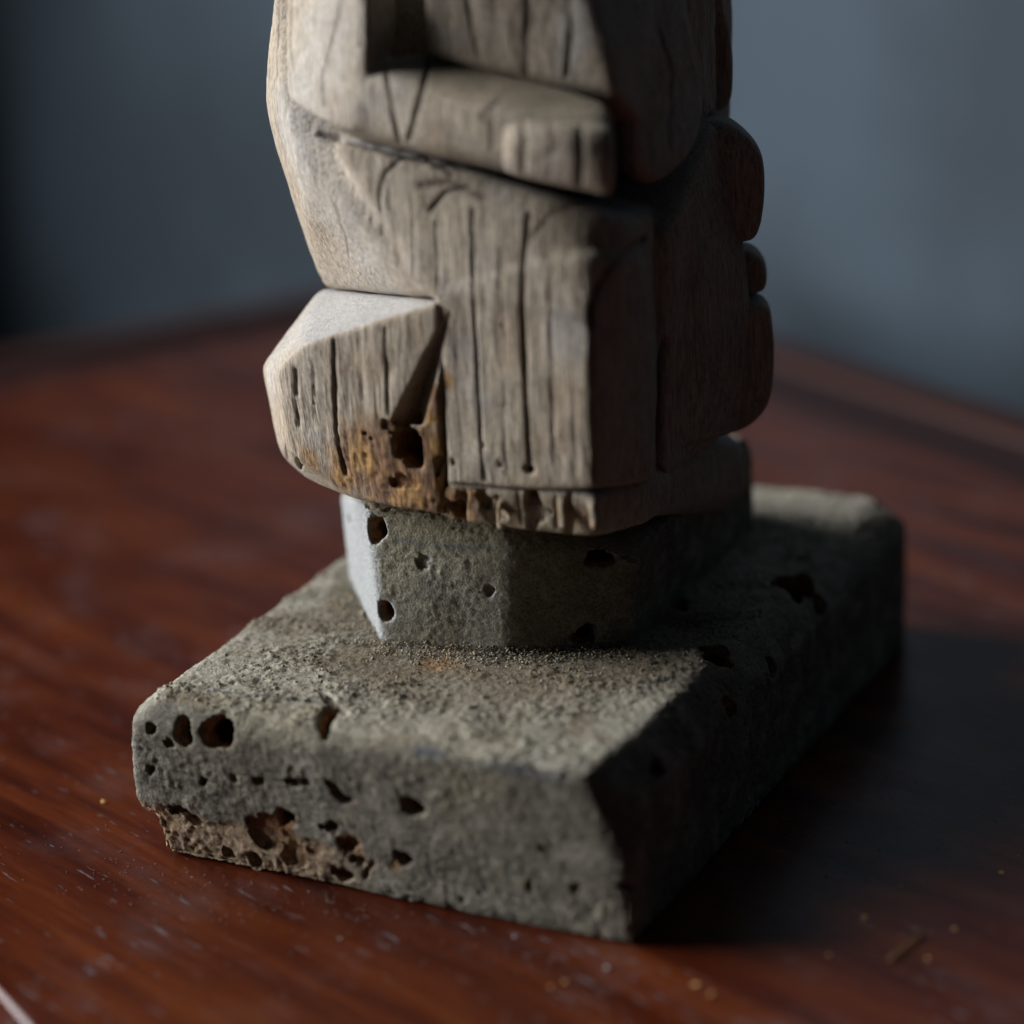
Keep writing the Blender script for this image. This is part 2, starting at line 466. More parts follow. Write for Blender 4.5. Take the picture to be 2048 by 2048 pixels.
def wood_finish(vol, cracks, rots=(), greys=(), olives=(), fibre=1.0, damage=None, dusty=1.0):
    v, q = vol.mesh(); v, q = drop_shreds(v, q)
    n = vert_normals(v, q)
    if ((v-v.mean(0))*n).sum() < 0: q = q[:, ::-1].copy(); n = -n
    # slow tool marks, fibre, fine grain
    low = fbm(v/6.0, 3, 2)*.22
    wob = v+np.stack([vnoise(v/9.0, 5), vnoise(v/9.0, 6), 0*v[:, 0]], 1)*.9
    fib = fbm(wob*np.array([1.5, 1.5, .06]), 21, 3)
    fin = fbm(wob*np.array([2.6, 2.6, .16]), 31, 2)
    cut = 1-sst(.0, .09, np.abs(fbm(wob*np.array([.8, .8, .022]), 41, 2)))      # thin drying lines
    side = 1-sst(.45, .9, np.abs(n[:, 2]))
    disp = low+fibre*side*(fib*.06+fin*.05-cut*.05)
    c = WOOD+(WOOD_L-WOOD)*sst(-.2, .7, fib)[:, None]*.5+(WOOD_D-WOOD)*sst(.1, .8, -fib)[:, None]*.5
    c = c+(WOOD_D-c)*(cut*side*.28)[:, None]
    c = c*(1+.14*fin[:, None])
    pat = fbm(v/7.0, 51, 3)
    c = c+(np.array([.40, .30, .20])-c)*(.45*sst(.05, .6, pat))[:, None]
    c = c+(GREY-c)*(.45*sst(.1, .6, -pat))[:, None]
    top = sst(.55, .95, n[:, 2])*(.8+.2*fbm(v*1.3, 52, 2))                        # settled dust
    c = c+(np.array([.47, .475, .49])-c)*np.clip(top, 0, 1)[:, None]*.85*dusty
    for (px, py, r, amt) in greys:
        h = vol.hit(px, py)
        if h is None: continue
        w = np.exp(-((v-h)**2).sum(1)/r**2)*(.75+.5*fbm(v*.9, 61, 2))*amt
        c = c+(np.array([.56, .55, .53])-c)*np.clip(w, 0, 1)[:, None]
    for (px, py, r, amt) in olives:
        h = vol.hit(px, py)
        if h is None: continue
        w = np.exp(-((v-h)**2).sum(1)/r**2)*(.8+.4*fbm(v*.9, 62, 2))*amt
        c = c+(OLIVE-c)*np.clip(w, 0, 1)[:, None]
    rmask = np.zeros(len(v))
    for (px, py, r, amt) in rots:
        h = vol.hit(px, py)
        if h is None: continue
        rmask = np.maximum(rmask, amt*np.exp(-((v-h)**2).sum(1)/r**2))
    if len(rots):
        rn = fbm(v*np.array([.9, .9, .45]), 71, 3)
        rm = sst(.18, .85, rmask+.30*rn)
        tone = sst(-.45, .45, fbm(v*np.array([.6, .6, .35]), 72, 3)+.25*fbm(v*1.8, 78, 2))[:, None]
        stain = sst(.03, .6, rmask+.18*rn)
        c = c+(np.array([.27, .165, .085])-c)*(stain*.7)[:, None]
        c = c+(ROT_D+(ROT-ROT_D)*tone-c)*(rm*.8)[:, None]
        pit = sst(.15, .6, fbm(v*1.1, 73, 3))
        disp = disp-rm*(.16*pit+.16*fbm(v*np.array([1.6, 1.6, .7]), 74, 2))
        c = c*(1-.22*(rm*pit))[:, None]
    # worm tunnels and cut holes: raw brown inside where the surface dives below the carved face
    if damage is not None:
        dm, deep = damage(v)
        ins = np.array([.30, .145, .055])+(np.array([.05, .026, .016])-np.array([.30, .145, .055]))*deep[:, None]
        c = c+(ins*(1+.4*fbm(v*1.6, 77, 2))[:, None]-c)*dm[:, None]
    for line, w, dep, dark in cracks:
        pts = trace(vol, line)
        if len(pts) < 2: continue
        wv = w*(1+.35*vnoise(v*.35, 81))
        wv = wv*.62
        d = near_line(v, pts, w*2)
        g = np.exp(-(d/wv)**2)
        fade = np.clip(.85+.55*vnoise(v*np.array([.2, .2, .13]), 82), .3, 1.25)
        disp -= dep*g*fade
        c = c+(CRACK-c)*np.clip(dark*np.exp(-(d/(wv*1.05))**2)*fade*1.1, 0, 1)[:, None]
        halo = np.exp(-(d/(wv*3.2))**2)*.22*dark
        c = c+(WOOD_D*.75-c)*halo[:, None]
    return v+n*disp[:, None], q, c

RES = .26
# ---- torso, hip, lap and near leg: one continuous robed body
body = Vol((-66, 15, 34), (14, 90, 113), RES)
body.add([P(548, -60, 36), P(524, 190, 35), P(526, 218, 36), P(643, 579, 40), P(760, 592, 30), P(565, 215, 27.5), P(592, 330, 25),
          P(700, 440, 22), P(800, 560, 22), P(872, 601, 20.4), (-60, 60, 110), (-60, 60, 84), (-53, 60, 58), (-40, 80, 60),
          (-40, 82, 110), (-20, 78, 110), (-20, 78, 70), (-22, 40, 110), (-20, 32, 70)], .3, .5)
body.add([P(838, -60, 24.0), P(852, 112, 23.6), P(1240, 190, 25.5), P(1168, -60, 27.5), P(1330, -60, 44), P(1320, 300, 38),
          (-45, 60, 112), (-14, 76, 112), (-14, 72, 78), (-45, 60, 78)], .4, .3)
KNEE = [P(1150, 425, 20.9), P(1208, 425, 22.0), P(1252, 428, 24.4), P(1284, 432, 28.4), P(1300, 436, 33.5), P(1150, 500, 20.2), P(1200, 500, 21.1), P(1246, 500, 23.7), P(1282, 505, 27.9),
        P(1140, 560, 20.0), P(1188, 560, 20.6), P(1238, 560, 23.2), P(1278, 570, 27.5), P(1302, 580, 32), P(1183, 640, 19.6)]
body.add([P(640, 266, 22.5), P(900, 320, 20.6), P(872, 600, 20.3)]+KNEE+[P(1290, 660, 30.5), (-40, 40, 72), (-38, 40, 64), (-15, 52, 72), (-15, 52, 62)], .5, 1.6)
body.add([P(873, 590, 20.3), P(895, 985, 20.3), P(1192, 980, 20.2), P(1305, 690, 32), P(1308, 970, 32), (-38, 40, 39), (-38, 40, 62), (-15, 52, 62), (-15, 52, 39)]+KNEE[5:], .3, .9)
# far leg, far knee and lap beyond
body.add([P(1332, 700, 38), P(1335, 960, 38), P(1340, 480, 40), P(1420, 300, 52), P(1430, 480, 54), P(1470, 600, 62), P(1475, 840, 62), P(1440, 900, 56),
          (-30, 40, 40), (-30, 40, 72), (-30, 76, 40), (-30, 76, 72)], .5, .3)
# V notch between the stool and the leg
# the shaded flank that carries the folds
body.add([P(1436, 238, 56), P(1462, 330, 57), P(1500, 480, 58), P(1512, 600, 58), P(1512, 760, 58), P(1486, 868, 58), P(1340, 470, 40), P(1338, 900, 40),
          (-30, 45, 40), (-30, 45, 72), (-30, 74, 40), (-30, 74, 80)], .4, .4)
body.add([P(1432, -70, 62), P(1446, 100, 62), P(1444, 230, 62), P(1330, -70, 46), P(1330, 240, 44), (-30, 50, 112), (-30, 50, 80), (-30, 74, 112), (-30, 74, 80)], .4, .4)
body.blur(2)
body.cut([P(920, 580, 17), P(745, 850, 16), P(868, 850, 16), P(826, 850, 26.5), P(908, 606, 20.9)], .15)
body_base = body.ref = body.d.copy()
# wormy foot of the robe
body.hole(1058, 940, 9, 9, 3)
body.hole(905, 925, 4, 9, 2); body.hole(1000, 930, 4, 8, 2); body.hole(965, 890, 4, 9, 1.6)
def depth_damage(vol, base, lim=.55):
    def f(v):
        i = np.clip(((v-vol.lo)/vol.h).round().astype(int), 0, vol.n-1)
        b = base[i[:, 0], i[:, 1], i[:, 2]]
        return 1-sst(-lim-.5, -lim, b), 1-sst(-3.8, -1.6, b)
    return f
cr_body = [
    ([(1058, 430), (1046, 520), (1045, 640), (1052, 780), (1060, 935)], .34, .9, 1.0),
    ([(945, 420), (946, 560), (955, 760), (968, 960)], .2, .4, .7),
    ([(872, 440), (874, 590)], .2, .2, .4),
    ([(765, 470), (758, 400), (768, 350), (800, 318), (850, 312), (905, 350)], .30, .3, .75),
    ([(860, 420), (890, 385), (940, 372)], .34, .3, .7),
    ([(1062, 478), (1100, 430), (1180, 398)], .34, .35, .7),
    ([(840, 372), (900, 365), (965, 395)], .7, .2, .5),
    ([(1000, 500), (1006, 700), (1012, 950)], .22, .18, .5),
    ([(1098, 500), (1102, 680), (1108, 930)], .22, .18, .5),
    ([(1144, 640), (1146, 760), (1150, 940)], .2, .15, .35),
    ([(908, 640), (915, 800), (926, 950)], .2, .15, .45),
    ([(1184, 610), (1186, 760), (1193, 975)], .4, .6, .8),
    ([(1184, 650), (1190, 595), (1214, 545), (1254, 500), (1296, 478)], .6, .5, .6),
    ([(1330, 690), (1318, 800), (1316, 950)], 1.0, 3.0, 1.0),
    ([(668, 410), (690, 470), (700, 520)], .25, .2, .4),
    ([(592, 300), (600, 360)], .25, .15, .3),
    ([(930, -20), (945, 60), (955, 110)], .28, .3, .8),
    ([(1055, -20), (1052, 150)], .3, .35, .85),
    ([(1135, -20), (1142, 60), (1135, 150)], .3, .35, .85),
    ([(990, -20), (985, 90)], .2, .2, .5),
    ([(560, -20), (552, 130), (553, 150)], .25, .3, .7),
    ([(900, 968), (1000, 976), (1100, 984), (1195, 988)], .3, .55, .8),
    ([(640, 268), (800, 308), (950, 340), (1060, 365), (1235, 410)], .9, .5, .75),
]
v, q, c = wood_finish(body, cr_body, rots=[(884, 800, 2.2, .9), (872, 850, 2.4, 1.0), (872, 900, 2.8, 1.0), (866, 970, 3.0, 1.0), (892, 760, 1.2, .8)],
                      greys=[(720, 500, 5, .5), (600, 300, 6, .45), (640, 420, 8, .4), (760, 565, 5, .3)],
                      olives=[(900, 400, 5, .45), (1150, 430, 6, .5), (1120, 480, 6, .35), (985, 350, 4, .6)],
                      damage=depth_damage(body, body_base))
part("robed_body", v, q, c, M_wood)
print("body", len(v), time.time()-T0)

# ---- near arm and its fist
arm = Vol((-64, 12, 66), (2, 44, 113), RES)
arm.add([P(565, -60, 30), P(640, -60, 23), P(738, -60, 20.5), P(738, 112, 18.8), P(557, 150, 29), P(557, 200, 28.5), P(600, 235, 24), P(638, 256, 21.5),
         P(720, 272, 19.3), P(800, -60, 31), P(800, 95, 29), (-52, 40, 112), (-50, 40, 84)], .45, .4)
arm.add([P(742, 140, 18.6), P(900, 190, 17.2), P(1045, 232, 16.4), P(1062, 350, 17.8), P(1040, 352, 17.6), P(640, 257, 21.3), P(800, 297, 18.6),
         P(745, 118, 24), P(850, 84, 28), P(1235, 188, 25), P(1232, 240, 20.5), P(1225, 395, 20.8), (-42, 36, 78), (-14, 34, 75), (-14, 32, 84), (-42, 36, 88)], .6, .5)
arm.blur(6)
cr_arm = [
    ([(850, 78), (858, 130), (838, 200), (818, 280)], .36, .4, .9),
    ([(772, 140), (782, 220), (800, 285)], .32, .3, .75),
    ([(690, -20), (665, 80), (645, 150), (648, 210)], .4, .25, .55),
    ([(585, 0), (580, 90), (592, 160)], .3, .2, .4),
    ([(985, 225), (980, 300)], .3, .3, .7),
    ([(1000, 200), (960, 235), (985, 250)], .5, .2, .5),
    ([(720, 0), (718, 90)], .3, .2, .4),
]
v, q, c = wood_finish(arm, cr_arm, greys=[(650, 60, 8, .55), (620, 200, 5, .4)], olives=[(880, 140, 5, .55), (960, 165, 5, .55), (1080, 190, 5, .6), (1180, 200, 5, .6), (790, 130, 4, .5)], fibre=.5, dusty=0)  # olive blobs put the shade on the forearm's upper face into the colour
arm_o = part("arm", v, q, c, M_wood)
hand = Vol((-24, 10, 64), (0, 34, 92), .25)
f0 = 15.6
hand.add([P(1000, 228, f0+1.2), P(1060, 222, f0+3.5), P(1120, 248, f0+.5), P(1180, 262, f0+1.0), P(1232, 248, f0+2.6), P(1238, 300, f0+2.0), P(1226, 234, f0+5), P(1000, 352, f0+2.2), P(1045, 300, f0-.1),
          P(1110, 312, f0-.1), P(1150, 385, f0+1.4), P(1234, 406, f0+2.6), P(1200, 330, f0+.6), P(1060, 360, f0+1.6), P(1000, 300, f0+1.2), P(1238, 406, f0+9), P(1000, 355, f0+9), P(1000, 220, f0+9), P(1236, 230, f0+9)], .5, .3)
hand.blur(5)
cr_hand = [([(1046, 240), (1044, 300), (1046, 360)], .5, .45, .5), ([(1100, 246), (1102, 310), (1098, 372)], .3, .2, .35),
           ([(1160, 258), (1160, 330), (1158, 388)], .45, .45, .6), ([(1060, 255), (1100, 250), (1118, 290), (1075, 322)], .7, .12, .3), ([(1190, 300), (1210, 298)], .4, .15, .3)]
v, q, c = wood_finish(hand, cr_hand, olives=[(1200, 280, 3, .5), (1130, 250, 3, .5)], fibre=.5, dusty=0)
part("hand", v, q, c, M_wood, arm_o)

# ---- far sleeve and the folds that stand out on the shaded side
sl = Vol((-34, 22, 62), (14, 84, 113), .4)
sl.add([P(1262, 60, 31), P(1255, 300, 28), P(1275, 385, 29), P(1310, 402, 32), P(1360, 385, 37), P(1415, 335, 44), P(1438, 270, 49), P(1432, 170, 52),
        P(1395, 60, 50), P(1300, -60, 38), P(1380, -60, 50), (-28, 50, 80), (-28, 60, 110), P(1240, 200, 29)], .9, .5)
v, q, c = wood_finish(sl, [([(1255, 30), (1260, 200), (1262, 380)], .5, .4, .6), ([(1320, 60), (1345, 150), (1340, 300)], .4, .3, .6), ([(1400, 40), (1435, 160)], .4, .3, .6)], fibre=.6)
part("far_sleeve", v, q, c, M_wood)
fold = Vol((-34, 40, 30), (14, 86, 113), .4)
def bump_right(pts, y, dx, dz, rnd):
    f = [P(a+6, b, y) for a, b in pts]
    g = [p+np.array([-dx, -3, 0]) for p in f]+[p+np.array([-dx, 8, 0]) for p in f]+[p+np.array([-3, 7, 0]) for p in f]
    fold.add(f+g, rnd, .15)
bump_right([(1430, -70), (1450, 10), (1463, 80), (1465, 190), (1455, 222), (1440, 234), (1400, 236), (1390, -70)], 64, 9, 0, .45)
bump_right([(1448, 240), (1500, 276), (1524, 310), (1530, 380), (1520, 462), (1504, 494), (1425, 494), (1412, 270)], 57, 10, 0, .45)
bump_right([(1500, 500), (1527, 524), (1536, 552), (1528, 592), (1465, 600), (1470, 500)], 60, 9, 0, .45)
bump_right([(1510, 600), (1540, 618), (1548, 660), (1548, 760), (1543, 806), (1520, 846), (1492, 868), (1450, 880), (1462, 610)], 58, 10, 0, .45)
v, q, c = wood_finish(fold, [], fibre=.6)
part("robe_folds", v, q, c, M_wood)

# ---- stool block the figure sits on
seat = Vol((-68, 15, 33), (-18, 66, 70), RES)
seat.add([P(640, 578, 42), P(648, 583, 40), P(874, 604, 19.9), P(600, 690, 20.9), P(552, 748, 22.6), P(522, 733, 31), P(890, 604, 24),
          P(527, 780, 31), P(543, 845, 30.5), P(566, 750, 22.4), P(572, 900, 23), P(548, 868, 28), P(590, 930, 25.5), P(565, 915, 30), P(615, 962, 28.5), P(700, 1000, 24), P(690, 985, 22.2), P(780, 1016, 21.2), P(880, 1030, 20.6),
          P(880, 900, 20.2), P(780, 900, 20.0), (-57, 60, 40), (-55, 60, 56), (-30, 60, 40), (-36, 60, 58), (-30, 30, 38)], .16, .4)
seat.cut([P(920, 580, 17), P(745, 850, 16), P(868, 850, 16), P(826, 850, 26.5), P(908, 606, 20.9)], .15)
seat_base = seat.ref = seat.d.copy()
seat.hole(818, 892, 31, 44, 7, ang=.15, wob=.08); seat.hole(800, 905, 14, 16, 10)
seat.hole(780, 855, 16, 16, .6, wob=.2); seat.hole(805, 965, 26, 14, .7, wob=.25); seat.hole(905, 1015, 16, 14, 2.0, wob=.2)
seat.hole(728, 868, 4, 4, 2); seat.hole(743, 877, 4, 4, 2); seat.hole(596, 930, 6, 14, 2)
seat.hole(880, 930, 8, 22, .9, wob=.25)
cr_seat = [
    ([(668, 680), (668, 760), (672, 860), (690, 950)], .3, .8, .95),
    ([(770, 655), (774, 760), (776, 830)], .28, .5, .7),
    ([(590, 740), (592, 790)], .5, .3, .6),
    ([(590, 800), (596, 850)], .4, .3, .5),
    ([(720, 680), (722, 800)], .18, .25, .4),
    ([(625, 720), (630, 830)], .18, .25, .4),
    ([(560, 850), (575, 920), (600, 945)], .22, .3, .6),
]
v, q, c = wood_finish(seat, cr_seat, rots=[(740, 905, 4.2, 1.0), (700, 935, 3.6, .9), (790, 870, 2.2, .8), (780, 960, 4.6, 1.1), (864, 790, 1.5, .95), (860, 830, 1.8, 1.0), (860, 900, 3.2, 1.0), (850, 985, 3.8, 1.1), (680, 960, 3.0, .7), (620, 925, 2.8, .5), (745, 860, 2.5, .6)],
                      greys=[(620, 650, 7, .5), (540, 760, 3, .5)], olives=[(640, 800, 3, .3), (820, 720, 3, .3)], damage=depth_damage(seat, seat_base))
part("stool_block", v, q, c, M_wood)

# ---- foot: the gouged lowest band under the hem, with carved toes
foot = Vol((-46, 16, 20), (4, 80, 52), RES)
foot.add([P(890, 974, 20.4), P(1195, 990, 20.3), P(1185, 1074, 21.2), P(1010, 1062, 20.9), P(868, 1034, 21.2), P(1296, 978, 32.4), P(1290, 1058, 33), P(1330, 930, 40), P(1440, 905, 60),
          (-40, 60, 35), (-14, 60, 35), (-14, 60, 42), (-40, 60, 46)], .3, .4)
foot.add([P(1484, 884, 66), P(1502, 912, 68), P(1503, 985, 70), P(1440, 1030, 66), P(1330, 930, 42), P(1300, 1040, 37), (-32, 60, 34), (-30, 75, 34), (-32, 60, 44), (-30, 75, 46)], .4, .4)
for (px, w, top_) in ((985, 34, 985), (1068, 40, 990), (925, 30, 980), (1135, 36, 995), (880, 30, 985)):
    foot.hole(px, top_+40, w*.40, 36, .8, wob=.2)
for i in range(4):                                              # toes
    x0 = 1000+62*i
    foot.capsule(P(x0, 1010, 20.6), P(x0+4, 1050, 20.0), .45, .6, .6)
foot_base = foot.ref = foot.d.copy()
foot.hole(1062, 1005, 22, 30, 1.5, wob=.15); foot.hole(968, 1002, 14, 22, 1.3, wob=.15); foot.hole(1008, 1032, 10, 13, 1.2, wob=.2)
foot.hole(1094, 1024, 6, 7, 2); foot.hole(915, 1020, 20, 14, 1.8, wob=.2)
v, q, c = wood_finish(foot, [([(1035, 980), (1042, 1050)], .3, .3, .5), ([(1110, 990), (1112, 1060)], .3, .3, .5)],
                      rots=[(910, 1000, 4.2, .75), (1000, 1040, 3.5, .4), (1140, 1020, 3.0, .45), (1180, 1050, 3, .35), (1060, 1040, 2.4, .4)],
                      olives=[(1100, 990, 5, .5), (1000, 985, 4, .5)], fibre=.6, damage=depth_damage(foot, foot_base))
part("foot", v, q, c, M_wood)
print("figure", time.time()-T0)

# ---- grey pedestal and plinth
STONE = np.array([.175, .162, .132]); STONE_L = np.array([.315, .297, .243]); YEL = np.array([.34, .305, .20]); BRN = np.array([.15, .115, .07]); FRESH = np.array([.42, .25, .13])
BLUE = np.array([.085, .105, .13])
def arris(vol, base, v, n, e=1.3):
    """1 on sharp convex edges, 0 on open faces"""
    p = v-n*e
    i = np.clip(((p-vol.lo)/vol.h).round().astype(int), 0, vol.n-1)
    return sst(.25, .75, e+base[i[:, 0], i[:, 1], i[:, 2]])
def grit_finish(vol, base, fresh=(), browns=(), yellows=(), smooth_z=None, lines=(), extra=None, dust_seed=0, top_dust=1.0):
    v, q = vol.mesh(); v, q = drop_shreds(v, q)
    n = vert_normals(v, q)
    if ((v-v.mean(0))*n).sum() < 0: q = q[:, ::-1].copy(); n = -n
    low = fbm(v/9.0, 103, 2)*.16
    up = sst(.6, .92, n[:, 2])
    clump = sst(-.15, .45, fbm(v/4.5, 107, 3))
    grain = fbm(v*1.6, 104, 3, .75)
    fine = fbm(v*2.6, 105, 2)
    side = 1-up
    amp = .07+.20*clump*side+.48*up*top_dust*(.3+.7*clump)
    disp = low+grain*amp+fine*(.05+.07*up)+up*top_dust*.25*clump
    t = fbm(v/2.6, 108, 3)
    ar = arris(vol, base, v, n)
    chip = sst(-.05, .55, fbm(v*.55, 116, 3))
    disp = disp-ar*(.12+.75*chip)
    c = STONE+(STONE_L-STONE)*sst(-.25, .6, t)[:, None]
    c = c+(np.array([.27, .255, .215])-c)*(.5*ar*chip)[:, None]
    yl = sst(.05, .5, fbm(v/5.0, 109, 3))
    c = c+(YEL-c)*(.40*yl*sst(-.3, .5, grain))[:, None]
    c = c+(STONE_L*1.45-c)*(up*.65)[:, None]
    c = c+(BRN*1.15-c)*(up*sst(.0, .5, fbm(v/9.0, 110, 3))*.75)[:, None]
    c = c*(1+.38*grain[:, None]+.18*fine[:, None])
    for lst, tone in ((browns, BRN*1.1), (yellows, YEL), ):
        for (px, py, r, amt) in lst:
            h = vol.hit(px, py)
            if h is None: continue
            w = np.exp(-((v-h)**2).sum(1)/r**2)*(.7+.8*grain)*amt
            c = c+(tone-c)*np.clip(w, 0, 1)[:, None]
    for (px, py, r, amt) in fresh:
        h = vol.hit(px, py)
        if h is None: continue
        w = sst(.25, .6, amt*np.exp(-((v-h)**2).sum(1)/r**2)+.4*fbm(v*1.4, 112, 3))
        c = c+(FRESH*(.65+.6*sst(-.4, .5, fine))[:, None]-c)*(w*.8)[:, None]
        disp -= w*(.25+.3*grain)
    for line, w, amt in lines:
        pts = trace(vol, line)
        if len(pts) < 2: continue
        d = near_line(v, pts, w*2)
        g = np.exp(-(d/w)**2)*np.clip(.8+.9*fbm(v*.3, 113, 2), 0, 1.2)*amt
        c = c+(BLUE-c)*np.clip(g, 0, 1)[:, None]
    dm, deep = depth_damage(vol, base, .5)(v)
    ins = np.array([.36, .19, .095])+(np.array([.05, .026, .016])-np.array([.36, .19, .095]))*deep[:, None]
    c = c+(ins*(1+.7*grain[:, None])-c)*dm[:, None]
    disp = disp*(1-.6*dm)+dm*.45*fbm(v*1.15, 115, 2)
    if extra: c, disp = extra(v, n, c, disp)
    return v+n*disp[:, None], q, c, n

ped = Vol((-70, 18, 18.5), (-4, 92, 44), .27)
pf = PZ(765, 1290, 20.6); pl = PZ(700, 1168, 20.6); pr = PZ(1010, 1312, 20.6)
nL = np.cross(Z, pl-pf); nL /= np.linalg.norm(nL)
def on_plane(px, py, p, n):
    d = FW+RT*(px-1024)/F_PX+UP*(1024-py)/F_PX
    return CAM+d*(((p-CAM)@n)/(d@n))
tl = on_plane(680, 990, pl, nL)
tf = on_plane(737, 1074, pf, nL)
ped.add([pf-Z*2, pl-Z*2, pr-Z*2, pl+np.array([-1, 6, -2]), tl, tf, P(1013, 1098, 26.2), P(745, 1020, 25.6), P(1006, 1052, 27.2), P(727, 1012, 26.2),
         (-14.5, 34, 18.6), (-15, 81, 18.6), (-34, 86, 18.6), (-57, 74, 18.6), (-58, 72, 36), P(1275, 1110, 33.5), P(1250, 1080, 36), P(1490, 872, 80), P(1508, 910, 80), P(1510, 1045, 80.5), (-34, 86, 34), (-36, 50, 38.5)], .14, .3)
# hollow flute on the shaded front-right facet
ped_base = ped.ref = ped.d.copy()
ped.hole(750, 1062, 21, 23, 7, wob=.1); ped.hole(771, 1223, 17, 19, 8, wob=.06)
ped.hole(1197, 1118, 26, 17, 6); ped.hole(1170, 1270, 26, 20, 6); ped.hole(980, 1182, 13, 7, .9, ang=.6, wob=.25); ped.hole(845, 1125, 14, 12, .5, wob=.3); ped.hole(698, 1040, 4, 9, 1)
ped.hole(1190, 1325, 6, 6, 2)
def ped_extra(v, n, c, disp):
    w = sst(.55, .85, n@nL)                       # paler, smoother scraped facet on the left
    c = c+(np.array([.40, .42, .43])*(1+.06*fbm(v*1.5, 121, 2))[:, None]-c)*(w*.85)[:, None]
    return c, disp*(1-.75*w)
v, q, c, n = grit_finish(ped, ped_base, browns=[(1130, 1150, 8, .6), (1150, 1060, 7, .5)], yellows=[(790, 1050, 4, .9), (850, 1062, 4, .9), (910, 1072, 4, .9), (970, 1082, 4, .9), (780, 1130, 4, .6), (770, 1160, 3, .5), (870, 1290, 4, .5)],
                         lines=[([(790, 1080), (870, 1090), (1010, 1102)], .45, .7)], extra=ped_extra, top_dust=.5)
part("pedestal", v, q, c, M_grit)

plin = Vol((-70, -6, -1), (6, 104, 24), .27)
H = 20.6
pts = [(-61.8, 1.6, H), (-60.5, .8, H), PZ(1165, 1548, H), PZ(1196, 1534, H), PZ(1252, 1472, H), (-3.1, 41, H-.1), (-2.3, 84, H-.1), (-3.5, 97, H), (-9, 98.2, H-.1), (-58, 98, H-.1), (-63.2, 94, H), (-63.6, 50, H-.1),
       (-64.9, 1.6, 18.0), (-63.6, -1.1, 17.2), (-30, -.8, 17.2), (-6, -.5, 17.2), (-3.0, -.5, 17.0), (-1.6, -.6, 14), (-.6, 2.4, 16.5), (.3, 6, 15.5), (.6, 30, 16.3), (1.6, 70, 17.0), (2.6, 93, 16.6), (1.6, 97.6, 17.6), (-4, 99.4, 18), (-60, 99, 18), (-65, 96, 18),
       (-65.6, 1.4, .1), (-64.6, .3, .1), (.4, -.7, .1), (.7, .2, .1), (2.8, 94, .1), (1.2, 98.8, .1), (-5, 99.6, .1), (-60, 99.4, .1), (-65.6, 96, .1),
       (.4, -.6, 9), (-65.3, .4, 9), (-64.4, -.6, 9)]
plin.add(pts, .18, .3)
# the lost lower left corner
plin.cut([(-70, -4, 7.0), (-62.2, -4, 5.9), (-61.9, -4, 3.6), (-60.4, -4, -2), (-70, -4, -2), (-70, 20, 6.4), (-64.0, 20, 5.4), (-63.2, 20, -2), (-70, 20, -2)], .2)
plin_base = plin.ref = plin.d.copy()
for a in [(434, 1467, 35, 34, 12, 0, .05), (366, 1467, 21, 28, 12, 0, .08), (338, 1487, 12, 8, 4, 0, .2), (302, 1459, 10, 12, 6, 0, .12), (655, 1437, 18, 19, 10, 0, .08, (0, .35, .2)), (664, 1408, 8, 22, .7, .5, .2),
          (826, 1615, 24, 22, 10, 0, .06), (676, 1587, 25, 13, 3, -.5, .25), (700, 1601, 8, 5, 2, 0, .2), (518, 1563, 9, 11, 4, 0, .2), (585, 1566, 13, 8, 2.5, 0, .3), (612, 1567, 9, 7, 2.5, 0, .3),
          (470, 1558, 6, 6, 1.5, 0, .2), (410, 1565, 12, 7, 1.2, 0, .3), (302, 1540, 8, 10, 1.0, 0, .3),
          (546, 1672, 54, 34, 1.0, -.25, .14), (580, 1700, 28, 33, 1.1, .1, .14), (515, 1665, 24, 22, .9, 0, .2), (567, 1640, 25, 20, 8, 0, .1), (665, 1655, 13, 12, 6, 0, .12), (651, 1658, 12, 6, 1.5, 0, .2), (509, 1720, 14, 12, 4, .4, .2), (455, 1708, 9, 12, 2.5, .4, .25),
          (682, 1750, 24, 11, 4, -.15, .2), (806, 1717, 22, 14, 2.4, .5, .2), (695, 1690, 12, 20, 1.6, -.4, .3), (715, 1725, 14, 12, 1.4, 0, .3), (735, 1740, 6, 18, 1.2, -.5, .3), (372, 1629, 26, 10, 2.0, -.25, .25), (345, 1622, 9, 7, 2.5, 0, .2),
          (1437, 1308, 26, 20, 8, 0, .15), (1412, 1298, 14, 6, 2, 0, .2), (1590, 1168, 38, 24, 5, .3, .25), (1640, 1208, 15, 19, 6, 0, .15), (1545, 1335, 10, 15, 5, 0, .2), (1464, 1415, 14, 15, 5, 0, .2), (1315, 1536, 15, 17, 6, 0, .15), (1362, 1210, 14, 10, 4, 0, .2),
          (1250, 1778, 14, 10, 3, 0, .25), (925, 1800, 6, 5, 1, 0, .2), (1085, 1700, 7, 7, .8, 0, .3), (1150, 1780, 9, 9, .8, 0, .3), (1060, 1775, 8, 10, .9, 0, .3)]:
    px, py, rx, ry, dep, ang, wob = a[:7]
    plin.hole(px, py, rx, ry, dep, ang, wob=wob, tilt=a[7] if len(a) > 7 else (0, 0, 0))
